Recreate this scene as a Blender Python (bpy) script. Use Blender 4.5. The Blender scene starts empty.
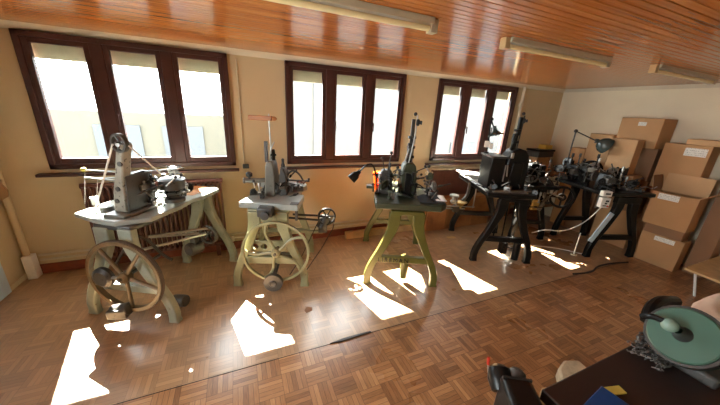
import bpy, bmesh, math, random
from mathutils import Vector, Matrix
rnd = random.Random(7)
C = bpy.context.scene.collection
PI = math.pi
sc = bpy.context.scene

# ------------------------------------------------------------------ camera
P_, R_, Y_, F_ = 0.318370, 0.054869, 0.416476, 280.226
fwd = Vector((math.sin(Y_)*math.cos(P_), math.cos(Y_)*math.cos(P_), -math.sin(P_)))
rt = Vector((math.cos(Y_), -math.sin(Y_), 0)); up = rt.cross(fwd)
r2 = math.cos(R_)*rt + math.sin(R_)*up; u2 = -math.sin(R_)*rt + math.cos(R_)*up
cd = bpy.data.cameras.new('camera'); cam = bpy.data.objects.new('camera', cd); C.objects.link(cam)
cam.matrix_world = Matrix(((r2.x, u2.x, -fwd.x, 0), (r2.y, u2.y, -fwd.y, 0), (r2.z, u2.z, -fwd.z, 1.8), (0, 0, 0, 1)))
cd.sensor_width = 36; cd.lens = F_/720*36; cd.clip_start = .02; cd.clip_end = 200
sc.camera = cam

# ------------------------------------------------------------------ materials
class NT:
    def __init__(s, name):
        s.m = bpy.data.materials.new(name); s.m.use_nodes = True
        s.t = s.m.node_tree; s.b = s.t.nodes['Principled BSDF']; s.out = s.t.nodes['Material Output']
    def n(s, ty, **k):
        x = s.t.nodes.new(ty)
        for a, v in k.items(): setattr(x, a, v)
        return x
    def l(s, a, b): s.t.links.new(a, b)
    def math(s, op, a, b=None, c=None):
        x = s.n('ShaderNodeMath', operation=op)
        for i, v in enumerate((a, b, c)):
            if v is None: continue
            if isinstance(v, (int, float)): x.inputs[i].default_value = v
            else: s.l(v, x.inputs[i])
        return x.outputs[0]
    def mix(s, f, a, b, mode='MIX'):
        x = s.n('ShaderNodeMix', data_type='RGBA', blend_type=mode)
        for i, v in ((0, f), (6, a), (7, b)):
            if isinstance(v, (int, float)): x.inputs[i].default_value = v
            elif isinstance(v, tuple): x.inputs[i].default_value = (*v, 1)
            else: s.l(v, x.inputs[i])
        return x.outputs[2]
    def noise(s, scale, detail=3, vec=None, stretch=None):
        if vec is None:
            vec = s.n('ShaderNodeTexCoord').outputs['Object']
        if stretch:
            mp = s.n('ShaderNodeMapping'); mp.inputs['Scale'].default_value = stretch
            s.l(vec, mp.inputs[0]); vec = mp.outputs[0]
        x = s.n('ShaderNodeTexNoise'); x.inputs['Scale'].default_value = scale; x.inputs['Detail'].default_value = detail
        s.l(vec, x.inputs['Vector']); return x.outputs[0]
    def ramp(s, f, stops):
        x = s.n('ShaderNodeValToRGB'); s.l(f, x.inputs[0]); e = x.color_ramp.elements
        while len(e) < len(stops): e.new(.5)
        for i, (p, c) in enumerate(stops): e[i].position = p; e[i].color = (*c, 1)
        return x.outputs[0]
    def bump(s, h, st=.3, d=.01):
        x = s.n('ShaderNodeBump'); x.inputs['Strength'].default_value = st; x.inputs['Distance'].default_value = d
        s.l(h, x.inputs['Height']); s.l(x.outputs[0], s.b.inputs['Normal'])
    def col(s, v):
        if isinstance(v, tuple): s.b.inputs['Base Color'].default_value = (*v, 1)
        else: s.l(v, s.b.inputs['Base Color'])
    def set(s, **k):
        for a, v in k.items(): s.b.inputs[a.replace('_', ' ')].default_value = v

M = {}
def simple(name, c, rough=.5, metal=0., var=.25, scale=14, coat=0., bump=0.):
    a = NT(name); n = a.noise(scale, 4)
    d = tuple(x*(1-var) for x in c); e = tuple(min(1, x*(1+var*.6)) for x in c)
    a.col(a.ramp(n, [(.3, d), (.5, c), (.72, e)]))
    a.set(Roughness=rough, Metallic=metal, Coat_Weight=coat)
    if bump: a.bump(a.noise(scale*6, 3), bump, .004)
    M[name] = a.m; return a

def worn(name, c, chip, rough=.4, amount=.62, metal=0.):
    """old paint with chips and dirt of its own"""
    a = NT(name); n1 = a.noise(9, 5); n2 = a.noise(38, 4)
    base = a.ramp(n1, [(.3, tuple(x*.78 for x in c)), (.55, c), (.8, tuple(min(1, x*1.12) for x in c))])
    f = a.ramp(n2, [(amount, (0, 0, 0)), (amount+.06, (1, 1, 1))])
    a.col(a.mix(f, base, chip)); a.set(Roughness=rough, Metallic=metal)
    a.bump(n2, .12, .003); M[name] = a.m

worn('pale_green_paint', (.27, .285, .225), (.16, .13, .09), .38, .66)
worn('cream_green_paint', (.25, .235, .125), (.15, .12, .07), .38, .66)
worn('olive_paint', (.095, .087, .018), (.07, .055, .025), .32, .68)
worn('dark_green_paint', (.042, .048, .026), (.03, .025, .02), .35, .66)
worn('black_enamel', (.007, .0065, .006), (.03, .025, .02), .30, .7); M['black_enamel'].node_tree.nodes['Principled BSDF'].inputs['Specular IOR Level'].default_value = .22
worn('grey_casting', (.14, .13, .105), (.08, .07, .055), .35, .66)
worn('chipped_casting', (.30, .28, .23), (.07, .055, .045), .4, .60)
worn('dark_casting', (.055, .05, .045), (.02, .018, .016), .38, .62)
worn('table_paint', (.29, .31, .285), (.28, .24, .19), .32, .68)
simple('brown_rim_paint', (.13, .085, .038), .4, 0, .35)
simple('steel', (.42, .42, .40), .30, .9, .2)
simple('dark_steel', (.06, .058, .055), .38, .6, .3)
simple('brass', (.62, .42, .14), .3, .9, .25)
simple('black_rubber', (.02, .02, .02), .6, 0, .2)
simple('leather_belt', (.06, .035, .02), .6, 0, .3)
simple('white_cord', (.72, .70, .64), .8, 0, .1)
simple('white_plastic', (.74, .74, .70), .4, 0, .06)
simple('worn_wood_patch', (.42, .20, .08), .4, 0, .3)
simple('pale_wood', (.50, .32, .14), .55, 0, .25, 8)
simple('orange_wood', (.34, .13, .035), .45, 0, .25, 8)
simple('chest_wood', (.30, .12, .035), .5, 0, .35, 6)
simple('window_wood', (.050, .014, .011), .42, 0, .3, 7)
simple('radiator_paint', (.10, .030, .018), .45, 0, .25)
simple('skirting_paint', (.20, .045, .02), .5, 0, .3)
simple('cream_metal', (.60, .52, .36), .4, 0, .1)
simple('lamp_white', (.40, .33, .22), .35, 0, .08)
simple('lamp_cap', (.50, .33, .15), .4, 0, .1)
simple('tube_glass', (.74, .62, .34), .2, 0, .03)
simple('shutter_slat', (.50, .46, .30), .6, 0, .1)
simple('blue_paint', (.45, .58, .68), .45, 0, .06)
simple('blue_cover', (.004, .045, .17), .35, 0, .25)
simple('yellow_paper', (.55, .50, .10), .6, 0, .1)
simple('paper_white', (.80, .79, .74), .7, 0, .06)
simple('dark_bench', (.022, .011, .008), .48, 0, .35, 5, 0, .1)
simple('green_disc', (.040, .095, .065), .42, 0, .18, 5)
simple('green_body', (.020, .040, .026), .4, 0, .3, 6)
simple('knob_grey_green', (.17, .25, .20), .25, 0, .1)
simple('beige_foam', (.50, .40, .26), .8, 0, .2, 20)
simple('pink_beige', (.55, .40, .30), .7, 0, .15)
simple('black_cloth', (.025, .025, .028), .8, 0, .2, 20)
simple('white_cloth', (.78, .77, .74), .8, 0, .1, 20)
simple('red_plastic', (.45, .03, .015), .35, 0, .1)
simple('yellow_label', (.60, .40, .06), .5, 0, .1)
simple('shavings', (.16, .15, .14), .4, .6, .6, 60, 0, .8)
simple('lamp_enamel', (.045, .06, .055), .25, 0, .2)
simple('outer_render', (.062, .060, .056), .9, 0, .04, 2)
simple('outer_yellow', (.060, .056, .042), .9, 0, .06, 2)
simple('outer_bluegrey', (.046, .052, .058), .8, 0, .06, 2)
simple('outer_panel', (.054, .054, .053), .9, 0, .04, 2)
simple('outer_ground', (.045, .045, .042), .9, 0, .2, 1)

def orange_film():
    a = NT('orange_plastic'); a.col((.95, .26, .02)); a.set(Roughness=.3, Transmission_Weight=.0)
    tr = a.n('ShaderNodeBsdfTranslucent'); tr.inputs[0].default_value = (1., .33, .03, 1)
    mx = a.n('ShaderNodeMixShader'); mx.inputs[0].default_value = .55
    a.l(a.b.outputs[0], mx.inputs[1]); a.l(tr.outputs[0], mx.inputs[2]); a.l(mx.outputs[0], a.out.inputs[0]); M['orange_plastic'] = a.m
orange_film()

def wall_mat(name, c):
    a = NT(name); n = a.noise(1.3, 5); n2 = a.noise(60, 2)
    a.col(a.ramp(n, [(.3, tuple(x*.90 for x in c)), (.55, c), (.75, tuple(min(1, x*1.05) for x in c))]))
    a.set(Roughness=.75); a.bump(n2, .12, .004); M[name] = a.m
wall_mat('wall_plaster', (.565, .445, .268)); wall_mat('brightened_plaster', (.78, .68, .50))  # right wall's plaster paled to make up for light missing there
wall_mat('cove_white', (.62, .54, .40))
wall_mat('old_plaster', (.34, .22, .11))

def cardboard(name, c):
    a = NT(name); n = a.noise(3, 4); n2 = a.noise(30, 2, stretch=(1, 1, 6))
    a.col(a.mix(a.math('MULTIPLY', n2, .35), a.ramp(n, [(.3, tuple(x*.85 for x in c)), (.7, c)]), tuple(x*.7 for x in c)))
    a.set(Roughness=.75); M[name] = a.m
cardboard('cardboard', (.52, .28, .12)); cardboard('cardboard_pale', (.56, .33, .155)); cardboard('cardboard_dark', (.30, .15, .07))

def label_mat():
    a = NT('printed_label'); tc = a.n('ShaderNodeTexCoord').outputs['Generated']
    sx = a.n('ShaderNodeSeparateXYZ'); a.l(tc, sx.inputs[0])
    line = a.math('GREATER_THAN', a.math('FRACT', a.math('MULTIPLY', sx.outputs[2], 4)), .55)
    n = a.noise(26, 2, tc, (1, 1, .2)); f = a.math('MULTIPLY', line, a.math('GREATER_THAN', n, .52))
    a.col(a.mix(a.math('MULTIPLY', f, .6), (.74, .72, .66), (.16, .15, .14))); a.set(Roughness=.5); M['printed_label'] = a.m
label_mat()

YB_ = -1.1
def pine_mat():
    a = NT('varnished_pine'); tc = a.n('ShaderNodeTexCoord').outputs['Object']
    sx = a.n('ShaderNodeSeparateXYZ'); a.l(tc, sx.inputs[0])
    idx = a.math('FLOOR', a.math('DIVIDE', a.math('SUBTRACT', sx.outputs[1], YB_-.1), .054))
    w = a.n('ShaderNodeTexWhiteNoise', noise_dimensions='1D'); a.l(idx, w.inputs['W'])
    cb = a.n('ShaderNodeCombineXYZ'); a.l(sx.outputs[0], cb.inputs[0]); a.l(sx.outputs[1], cb.inputs[1]); a.l(a.math('MULTIPLY', w.outputs[0], 20), cb.inputs[2])
    n = a.noise(3.0, 5, cb.outputs[0], (.5, 14, 1))
    base = a.ramp(n, [(.28, (.30, .080, .012)), (.5, (.45, .145, .025)), (.72, (.55, .21, .045))])
    a.col(a.mix(.35, base, a.ramp(w.outputs[0], [(0, (.30, .075, .012)), (1, (.55, .21, .045))])))
    a.set(Roughness=.22, Coat_Weight=.25, Coat_Roughness=.12); a.bump(n, .05, .003); M['varnished_pine'] = a.m
pine_mat()

def parquet_mat():
    a = NT('parquet'); tc = a.n('ShaderNodeTexCoord').outputs['Object']
    s = a.n('ShaderNodeSeparateXYZ'); a.l(tc, s.inputs[0]); X, Y = s.outputs[0], s.outputs[1]
    T = .156
    u, v = a.math('DIVIDE', X, T), a.math('DIVIDE', Y, T)
    cx, cy = a.math('FLOOR', u), a.math('FLOOR', v)
    par = a.math('FLOORED_MODULO', a.math('ADD', cx, cy), 2)
    fu, fv = a.math('FRACT', u), a.math('FRACT', v)
    mixf = lambda p, q: a.math('ADD', a.math('MULTIPLY', p, a.math('SUBTRACT', 1, par)), a.math('MULTIPLY', q, par))
    across, along = mixf(fu, fv), mixf(fv, fu)
    k = a.math('MULTIPLY', across, 5); si = a.math('FLOOR', k); fk = a.math('FRACT', k)
    cb = a.n('ShaderNodeCombineXYZ'); a.l(cx, cb.inputs[0]); a.l(cy, cb.inputs[1]); a.l(si, cb.inputs[2])
    w = a.n('ShaderNodeTexWhiteNoise', noise_dimensions='3D'); a.l(cb.outputs[0], w.inputs['Vector'])
    cb2 = a.n('ShaderNodeCombineXYZ'); a.l(cx, cb2.inputs[0]); a.l(cy, cb2.inputs[1]); cb2.inputs[2].default_value = 31.7
    w2 = a.n('ShaderNodeTexWhiteNoise', noise_dimensions='3D'); a.l(cb2.outputs[0], w2.inputs['Vector'])
    val = a.math('ADD', a.math('MULTIPLY', w.outputs[0], .65), a.math('MULTIPLY', w2.outputs[0], .35))
    wood = a.ramp(val, [(.12, (.15, .066, .026)), (.4, (.29, .138, .055)), (.62, (.38, .19, .078)), (.88, (.52, .285, .125))])
    cg = a.n('ShaderNodeCombineXYZ'); a.l(a.math('MULTIPLY', along, 1.5), cg.inputs[0]); a.l(a.math('MULTIPLY', across, 22), cg.inputs[1]); a.l(a.math('ADD', val, a.math('MULTIPLY', cx, 3.1)), cg.inputs[2])
    g = a.n('ShaderNodeTexNoise'); g.inputs['Scale'].default_value = 2; a.l(cg.outputs[0], g.inputs['Vector'])
    wood = a.mix(.35, wood, a.ramp(g.outputs[0], [(.3, (.18, .075, .03)), (.7, (.48, .25, .11))]))
    e = a.math('MINIMUM', a.math('MINIMUM', fk, a.math('SUBTRACT', 1, fk)), a.math('MULTIPLY', a.math('MINIMUM', along, a.math('SUBTRACT', 1, along)), 5))
    gap = a.math('LESS_THAN', e, .045)
    wood = a.mix(a.math('MULTIPLY', gap, .65), wood, (.035, .015, .008))
    # worn, greyer boards of the old floor beyond the joint, traffic wear; paled further to carry sheen and sun scatter
    worn_sheen = a.math('MULTIPLY', a.math('GREATER_THAN', Y, 1.70), .44)
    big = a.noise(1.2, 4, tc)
    worn_sheen = a.math('MULTIPLY', worn_sheen, a.math('ADD', .4, big))
    wood = a.mix(worn_sheen, wood, (.47, .345, .215))
    stain = a.ramp(a.noise(2.4, 5, tc), [(.62, (0, 0, 0)), (.74, (1, 1, 1))])
    wood = a.mix(a.math('MULTIPLY', stain, .35), wood, (.10, .05, .028))
    a.col(wood)
    a.l(a.math('ADD', .20, a.math('MULTIPLY', big, .20)), a.b.inputs['Roughness'])
    a.set(Coat_Weight=.5, Coat_Roughness=.22)
    h = a.math('SUBTRACT', a.math('MULTIPLY', w.outputs[0], .3), gap)
    a.bump(h, .10, .002); M['parquet'] = a.m
parquet_mat()

def glass_mat():
    a = NT('window_glass'); tr = a.n('ShaderNodeBsdfTransparent'); tr.inputs[0].default_value = (.93, .95, .94, 1)
    gl = a.n('ShaderNodeBsdfGlossy'); gl.inputs['Roughness'].default_value = .02
    fr = a.n('ShaderNodeFresnel'); fr.inputs[0].default_value = 1.3
    mx = a.n('ShaderNodeMixShader'); a.l(fr.outputs[0], mx.inputs[0]); a.l(tr.outputs[0], mx.inputs[1]); a.l(gl.outputs[0], mx.inputs[2])
    a.l(mx.outputs[0], a.out.inputs[0]); M['window_glass'] = a.m
glass_mat()

# ------------------------------------------------------------------ mesh building
def frame_of(d):
    d = Vector(d).normalized(); h = Vector((0, 0, 1)) if abs(d.z) < .9 else Vector((1, 0, 0))
    a = d.cross(h).normalized(); return a, d.cross(a).normalized(), d

class MB:
    def __init__(s): s.b = bmesh.new()
    def box(s, c, size, rz=0, rx=0, ry=0):
        m = Matrix.Translation(c) @ Matrix.Rotation(rz, 4, 'Z') @ Matrix.Rotation(ry, 4, 'Y') @ Matrix.Rotation(rx, 4, 'X') @ Matrix.Diagonal((*size, 1))
        bmesh.ops.create_cube(s.b, size=1, matrix=m); return s
    def bb(s, x0, x1, y0, y1, z0, z1): return s.box(((x0+x1)/2, (y0+y1)/2, (z0+z1)/2), (x1-x0, y1-y0, z1-z0))
    def lathe(s, o, d, prof, seg=20):
        """prof: list of (axial distance, radius)"""
        a, b, d = frame_of(d); o = Vector(o); rings = []
        for t, r in prof:
            if r <= 1e-6: rings.append([s.b.verts.new(o+d*t)])
            else: rings.append([s.b.verts.new(o+d*t+r*(math.cos(2*PI*i/seg)*a+math.sin(2*PI*i/seg)*b)) for i in range(seg)])
        for p, q in zip(rings, rings[1:]):
            for i in range(seg):
                j = (i+1) % seg
                if len(p) == 1 and len(q) == 1: continue
                if len(p) == 1: s.b.faces.new((p[0], q[j], q[i]))
                elif len(q) == 1: s.b.faces.new((p[i], p[j], q[0]))
                else: s.b.faces.new((p[i], p[j], q[j], q[i]))
        return s
    def cyl(s, p0, p1, r, r1=None, seg=14):
        p0, p1 = Vector(p0), Vector(p1); L = (p1-p0).length; r1 = r if r1 is None else r1
        return s.lathe(p0, p1-p0, [(0, 0), (0, r), (L, r1), (L, 0)], seg)
    def ball(s, c, r, seg=16):
        n = 10; return s.lathe(c, (0, 0, 1), [(-r*math.cos(PI*i/n), r*math.sin(PI*i/n)) for i in range(n+1)], seg)
    def tube(s, pts, r, seg=8, closed=False, smooth=0):
        pts = [Vector(p) for p in pts]
        for _ in range(smooth):
            q = [pts[0]]
            for a, b in zip(pts, pts[1:]): q += [a*.75+b*.25, a*.25+b*.75]
            pts = q+[pts[-1]]
        n = len(pts); rings = []; pa = None
        for i, p in enumerate(pts):
            d = (pts[(i+1) % n]-pts[i-1]) if closed else (pts[min(i+1, n-1)]-pts[max(i-1, 0)])
            d = d.normalized()
            if pa is None: a, b, _ = frame_of(d)
            else:
                a = (pa-d*pa.dot(d)).normalized(); b = d.cross(a)
            pa = a
            rings.append([s.b.verts.new(p+r*(math.cos(2*PI*k/seg)*a+math.sin(2*PI*k/seg)*b)) for k in range(seg)])
        for i in range(n if closed else n-1):
            p, q = rings[i], rings[(i+1) % n]
            for k in range(seg): s.b.faces.new((p[k], p[(k+1) % seg], q[(k+1) % seg], q[k]))
        if not closed:
            s.b.faces.new(rings[0][::-1]); s.b.faces.new(rings[-1])
        return s
    def ring(s, c, d, R, w, t, seg=48):
        """flat wheel rim: radius R to centre, radial width w, axial thickness t"""
        a0, a1 = R-w/2, R+w/2
        return s.lathe(c, d, [(-t/2, a0), (-t/2, a1), (t/2, a1), (t/2, a0), (-t/2, a0)], seg)
    def poly(s, pts, ax, t0, t1):
        """extrude outline along axis 'x','y' or 'z' from t0 to t1; pts are the two other coordinates"""
        f = {'y': lambda p, t: (p[0], t, p[1]), 'z': lambda p, t: (p[0], p[1], t), 'x': lambda p, t: (t, p[0], p[1])}[ax]
        A = [s.b.verts.new(f(p, t0)) for p in pts]; B = [s.b.verts.new(f(p, t1)) for p in pts]; n = len(pts)
        s.b.faces.new(A); s.b.faces.new(B[::-1])
        for i in range(n): s.b.faces.new((A[i], B[i], B[(i+1) % n], A[(i+1) % n]))
        return s
    def sheet(s, fn, nu, nv, th):
        g = [[Vector(fn(i/nu, j/nv)) for j in range(nv+1)] for i in range(nu+1)]
        A = [[s.b.verts.new(p) for p in r] for r in g]; B = [[s.b.verts.new(p-Vector((0, 0, th))) for p in r] for r in g]
        for i in range(nu):
            for j in range(nv):
                s.b.faces.new((A[i][j], A[i+1][j], A[i+1][j+1], A[i][j+1])); s.b.faces.new((B[i][j], B[i][j+1], B[i+1][j+1], B[i+1][j]))
        for i in range(nu):
            for j in (0, nv): s.b.faces.new((A[i][j], A[i+1][j], B[i+1][j], B[i][j]))
        for j in range(nv):
            for i in (0, nu): s.b.faces.new((A[i][j], A[i][j+1], B[i][j+1], B[i][j]))
        return s
    def build(s, name, mat, parent=None, bevel=0, loc=None, rz=0, label=None):
        bmesh.ops.recalc_face_normals(s.b, faces=s.b.faces)
        me = bpy.data.meshes.new(name); s.b.to_mesh(me); s.b.free()
        me.materials.append(M[mat] if isinstance(mat, str) else mat)
        for p in me.polygons: p.use_smooth = True
        me.set_sharp_from_angle(angle=math.radians(35))
        o = bpy.data.objects.new(name, me); C.objects.link(o)
        if parent: o.parent = parent
        if loc is not None: o.location = loc; o.rotation_euler.z = rz
        if bevel:
            b = o.modifiers.new('bevel', 'BEVEL'); b.width = bevel; b.segments = 2; b.limit_method = 'ANGLE'; b.angle_limit = math.radians(40)
        if label: o['label'] = label
        return o

def tag(o, label, cat, group=None):
    o['label'] = label; o['category'] = cat
    if group: o['group'] = group
    return o
def struct(o): o['kind'] = 'structure'; return o
def thing(name, label, cat, loc=(0, 0, 0), rz=0, group=None):
    o = bpy.data.objects.new(name, None); C.objects.link(o); o.location = loc; o.rotation_euler.z = math.radians(rz)
    o.empty_display_size = .1
    return tag(o, label, cat, group)

# ------------------------------------------------------------------ room shell
XL, XR, YW, YB, ZC = -2.09, 5.56, 3.63, -1.1, 2.348
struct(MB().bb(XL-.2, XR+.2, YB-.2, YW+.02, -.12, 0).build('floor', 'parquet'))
# planked ceiling: real grooves, boards along X
m = MB(); prof = []; w = .054; y = YB-.1
while y < YW+.1:
    prof += [(y, ZC+.012), (y+.003, ZC), (y+w-.006, ZC), (y+w-.003, ZC+.012)]; y += w
prof += [(y, ZC+.1), (YB-.1, ZC+.1)]
struct(m.poly(prof, 'x', XL-.1, XR+.1).build('ceiling', 'varnished_pine'))
# window wall with three openings
W = [(-1.684, -.040), (.560, 2.186), (2.754, 4.352)]; ZB, ZT = 1.10, 2.293
m = MB(); TH = .14
xs = [XL-.2] + [v for p in W for v in p] + [XR+.2]
for i in range(0, 8, 2): m.bb(xs[i], xs[i+1], YW, YW+TH, 0, ZC+.05)
for a, b in W: m.bb(a, b, YW, YW+TH, 0, ZB); m.bb(a, b, YW, YW+TH, ZT, ZC+.05)
struct(m.build('wall_back', 'wall_plaster'))
LW0, LW1 = -.1, 1.8
struct(MB().bb(XL-.12, XL, LW1, YW, 0, ZC+.05).bb(XL-.12, XL, YB, LW0, 0, ZC+.05).bb(XL-.12, XL, LW0, LW1, 0, .80).bb(XL-.12, XL, LW0, LW1, 2.25, ZC+.05).build('wall_left', 'wall_plaster'))
struct(MB().bb(XR, XR+.12, YB, YW, 0, ZC+.05).build('wall_right', 'brightened_plaster'))
struct(MB().bb(XL-.1, XR+.1, YB-.12, YB, 0, ZC+.05).build('wall_front', 'wall_plaster'))
f = MB()
for a in (LW0, (LW0+LW1)/2-.05, LW1-.06): f.bb(XL-.08, XL-.01, a, a+.06, .80, 2.25)
for z in (.80, 2.19): f.bb(XL-.08, XL-.01, LW0+.06, LW1-.06, z, z+.06)
f = struct(f.build('window_4', 'window_wood'))  # unseen window, added to bring in fill light from the left
MB().bb(XL-.05, XL-.046, LW0+.06, LW1-.06, .86, 2.19).build('pane', 'window_glass', f)
struct(MB().poly([(YW, ZC-.055), (YW, ZC+.01), (YW-.05, ZC+.01), (YW-.045, ZC-.012), (YW-.015, ZC-.04)], 'x', XL, XR).build('trim_1', 'cove_white'))
struct(MB().bb(XR-.02, XR, YB, YW, ZC-.05, ZC+.005).build('trim_2', 'cove_white'))
struct(MB().bb(XL, XR, YW-.02, YW, 0, .105).build('baseboard_back', 'skirting_paint', bevel=.004))
struct(MB().bb(XL, XL+.012, YB, YW-.02, 0, .05).build('baseboard_left', 'wall_plaster'))
struct(MB().bb(XL+.013, 4.6, 1.700, 1.705, 0, .002).build('trim_3', 'dark_bench'))

# windows
for k, (a, b) in enumerate(W):
    r = bpy.data.objects.new('window_%d' % (k+1), None); C.objects.link(r); r.location = (a, YW, 0); struct(r)
    wd = b-a; y0, y1 = -.035, .05
    f = MB().bb(0, .05, y0, y1, ZB, ZT).bb(wd-.05, wd, y0, y1, ZB, ZT).bb(0, wd, y0, y1, ZB, ZB+.05).bb(0, wd, y0, y1, ZT-.045, ZT)
    c1, c2 = wd*.333, wd*.664
    for c in (c1, c2): f.bb(c-.05, c+.05, y0+.004, y1, ZB+.05, ZT-.045)
    f.build('window_frame', 'window_wood', r, .006)
    edges = [(.05, c1-.05), (c1+.05, c2-.05), (c2+.05, wd-.05)]
    for i, (p, q) in enumerate(edges):
        s = .042; g0, g1 = -.02, .03
        sash = MB().bb(p, p+s, g0, g1, ZB+.05, ZT-.045).bb(q-s, q, g0, g1, ZB+.05, ZT-.045).bb(p+s, q-s, g0, g1, ZB+.05, ZB+.105).bb(p+s, q-s, g0, g1, ZT-.085, ZT-.045).build('sash', 'window_wood', r, .004)
        MB().bb(p+s, q-s, .003, .007, ZB+.105, ZT-.085).build('pane', 'window_glass', sash)
        sh = MB()
        for z in range(4): sh.bb(p+.02, q-.02, .066, .082, ZT-.085-.004-.036*(z+1)+.03, ZT-.085-.036*z+.03)
        sh.build('roller_shutter', 'shutter_slat', r, .003)
        if i != 0:
            MB().bb(p+.012, p+.03, -.035, -.02, 1.58, 1.68).cyl((p+.021, -.035, 1.63), (p+.021, -.065, 1.63), .008).bb(p+.013, p+.029, -.075, -.062, 1.53, 1.64).build('window_handle', 'window_wood', r, .002)
    MB().bb(-.09, wd+.03, -.095, -.02, ZB-.062, ZB-.034).build('window_sill', 'window_wood', r, .006)

# outside, seen through the panes
struct(MB().bb(-30, 40, YW+.3, 45, -3.1, -3.0).build('ground_outside', 'outer_ground'))
b = thing('house', 'pale yellow house with blue-grey shutters outside the first window', 'building', (-4, 11.5, -3))
MB().bb(-3.5, 4.2, 0, 5, 0, 4.35).build('facade', 'outer_yellow', b)
for x in (-2.4, -.1, 1.7):
    s = MB().bb(x, x+1.2, -.06, .05, 2.5, 3.95).build('shutter', 'outer_bluegrey', b)
b = thing('annex', 'white rendered building with a pale double door outside the middle window', 'building', (2, 9.5, -3))
MB().bb(-.4, 12, 0, 5, 0, 8.2).build('facade', 'outer_render', b)
MB().bb(.35, 3.9, -.05, .04, 2.6, 5.6).bb(2.1, 2.14, -.08, -.05, 2.6, 5.6).build('door', 'outer_panel', b)
MB().bb(6.2, 8.0, -.05, .04, 2.4, 3.7).build('shutter', 'outer_bluegrey', b)

# heating pipes, corner pipe, conduits
for z, g in ((.215, 'upper'), (.16, 'lower')):
    tag(MB().cyl((XL+.12, YW-.018, z), (XR-.05, YW-.018, z), .012).build('heating_pipe', 'cream_metal'),
        'cream heating pipe running along the window wall, the %s of two' % g, 'pipe', 'heating pipes under the windows')
p = thing('corner_pipe', 'cream drain pipe with white boxed foot rising in the room corner', 'pipe', (XL+.06, YW-.065, 0))
MB().cyl((0, 0, .24), (0, 0, ZC), .026).build('pipe', 'wall_plaster', p)
MB().bb(-.025, .05, -.05, .04, 0, .25).build('pipe_cover', 'paper_white', p, .006)
MB().poly([(-.05, .90), (-.01, .84), (.035, .87), (.045, .93), (.02, .99), (.03, 1.03), (-.03, 1.06), (-.055, 1.0)], 'y', -.034, -.020).build('peeling_plaster', 'old_plaster', p)
p = thing('conduit', 'cream vertical conduit on the wall beside the far window', 'pipe', (4.5, YW-.03, 0))
MB().cyl((0, 0, .11), (0, 0, ZC-.04), .026).build('tube', 'cove_white', p)
for z in (1.2, 2.0): MB().bb(-.035, .035, -.02, .028, z, z+.055).build('clip', 'cream_metal', p)
p = thing('cord_winder', 'thin shutter cord with small brown winder beside the first window', 'cord', (.05, YW-.012, 0))
MB().cyl((0, 0, 1.1), (0, 0, 2.25), .006).build('cord', 'cream_metal', p)
MB().bb(-.02, .05, -.03, .01, 1.06, 1.11).build('winder', 'dark_steel', p, .004)

# door at the far left
d = struct(MB().bb(XL-.01, XL+.03, 2.40, 3.30, .01, 2.05).build('door_1', 'blue_paint', bevel=.004))
MB().cyl((XL+.03, 2.48, 1.02), (XL+.09, 2.48, 1.02), .011).cyl((XL+.085, 2.47, 1.02), (XL+.085, 2.61, 1.02), .010).build('door_handle', 'steel', d)

# radiators
def radiator(name, x0, x1, z0, z1, label, n):
    r = thing(name, label, 'radiator', (x0, YW-.12, 0), 0)
    L = x1-x0; m = MB(); p = L/n
    for i in range(n):
        x = (i+.5)*p
        for dy in (-.035, .035): m.bb(x-p*.2, x+p*.2, dy-.012, dy+.012, z0+.03, z1-.03)
    m.build('fins', 'radiator_paint', r, .004)
    for z in (z0+.025, z1-.025): MB().cyl((0, 0, z), (L, 0, z), .028).build('header', 'radiator_paint', r)
    for x in (.1, L-.14): MB().bb(x, x+.04, -.02, .02, 0, z0+.02).build('foot', 'radiator_paint', r)
    MB().cyl((L, 0, z0+.03), (L+.06, 0, z0+.03), .014).cyl((L+.05, 0, z0+.03), (L+.05, 0, z0+.10), .02).build('valve', 'cream_metal', r)
    return r
radiator('column_radiator', -1.46, -.2, .14, .97, 'dark red-brown column radiator under the first window', 26)
r = thing('panel_radiator', 'dark red-brown flat panel radiator under the far window', 'radiator', (2.78, YW-.085, 0))
m = MB().bb(0, 1.42, -.03, .03, .14, .96)
m.build('panel', 'radiator_paint', r, .01)
m = MB()
for i in range(36): m.bb(.02+i*.0385, .045+i*.0385, -.035, .035, .965, .985)
m.build('top_grille', 'cream_metal', r)
for x in (.1, 1.28): MB().bb(x, x+.04, -.02, .02, 0, .15).build('foot', 'radiator_paint', r)
MB().cyl((-.1, -.01, .92), (0, -.01, .92), .02).ball((-.1, -.01, .92), .03).build('valve', 'cream_metal', r)

# fluorescent fittings
for i, (x0, x1, yc, lab) in enumerate([(-.15, 1.18, 1.66, 'nearest the camera, over the second machine'), (1.80, 3.10, 1.70, 'in the middle of the three, over bare floor'), (3.62, 4.92, 1.60, 'closest to the cardboard boxes')]):
    r = thing('fluorescent_light', 'long cream fluorescent ceiling light ' + lab, 'light', ((x0+x1)/2, yc, ZC), 0, 'fluorescent lights on the ceiling')
    L = (x1-x0)/2
    MB().poly([(-.048, 0), (.048, 0), (.042, -.034), (-.042, -.034)], 'x', -L+.04, L-.04).build('housing', 'lamp_white', r, .004)
    MB().cyl((-L+.06, -.012, -.056), (L-.06, -.012, -.056), .016).build('tube', 'tube_glass', r)
    for s in (-1, 1):
        e = MB().bb(s*L-.02, s*L+.02, -.03, .03, -.09, 0) if False else MB().bb(min(s*L, s*(L-.05)), max(s*L, s*(L-.05)), -.027, .027, -.076, -.002)
        e.build('end_cap', 'lamp_cap' if i > 0 and s < 0 else 'lamp_white', r, .004)

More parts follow.
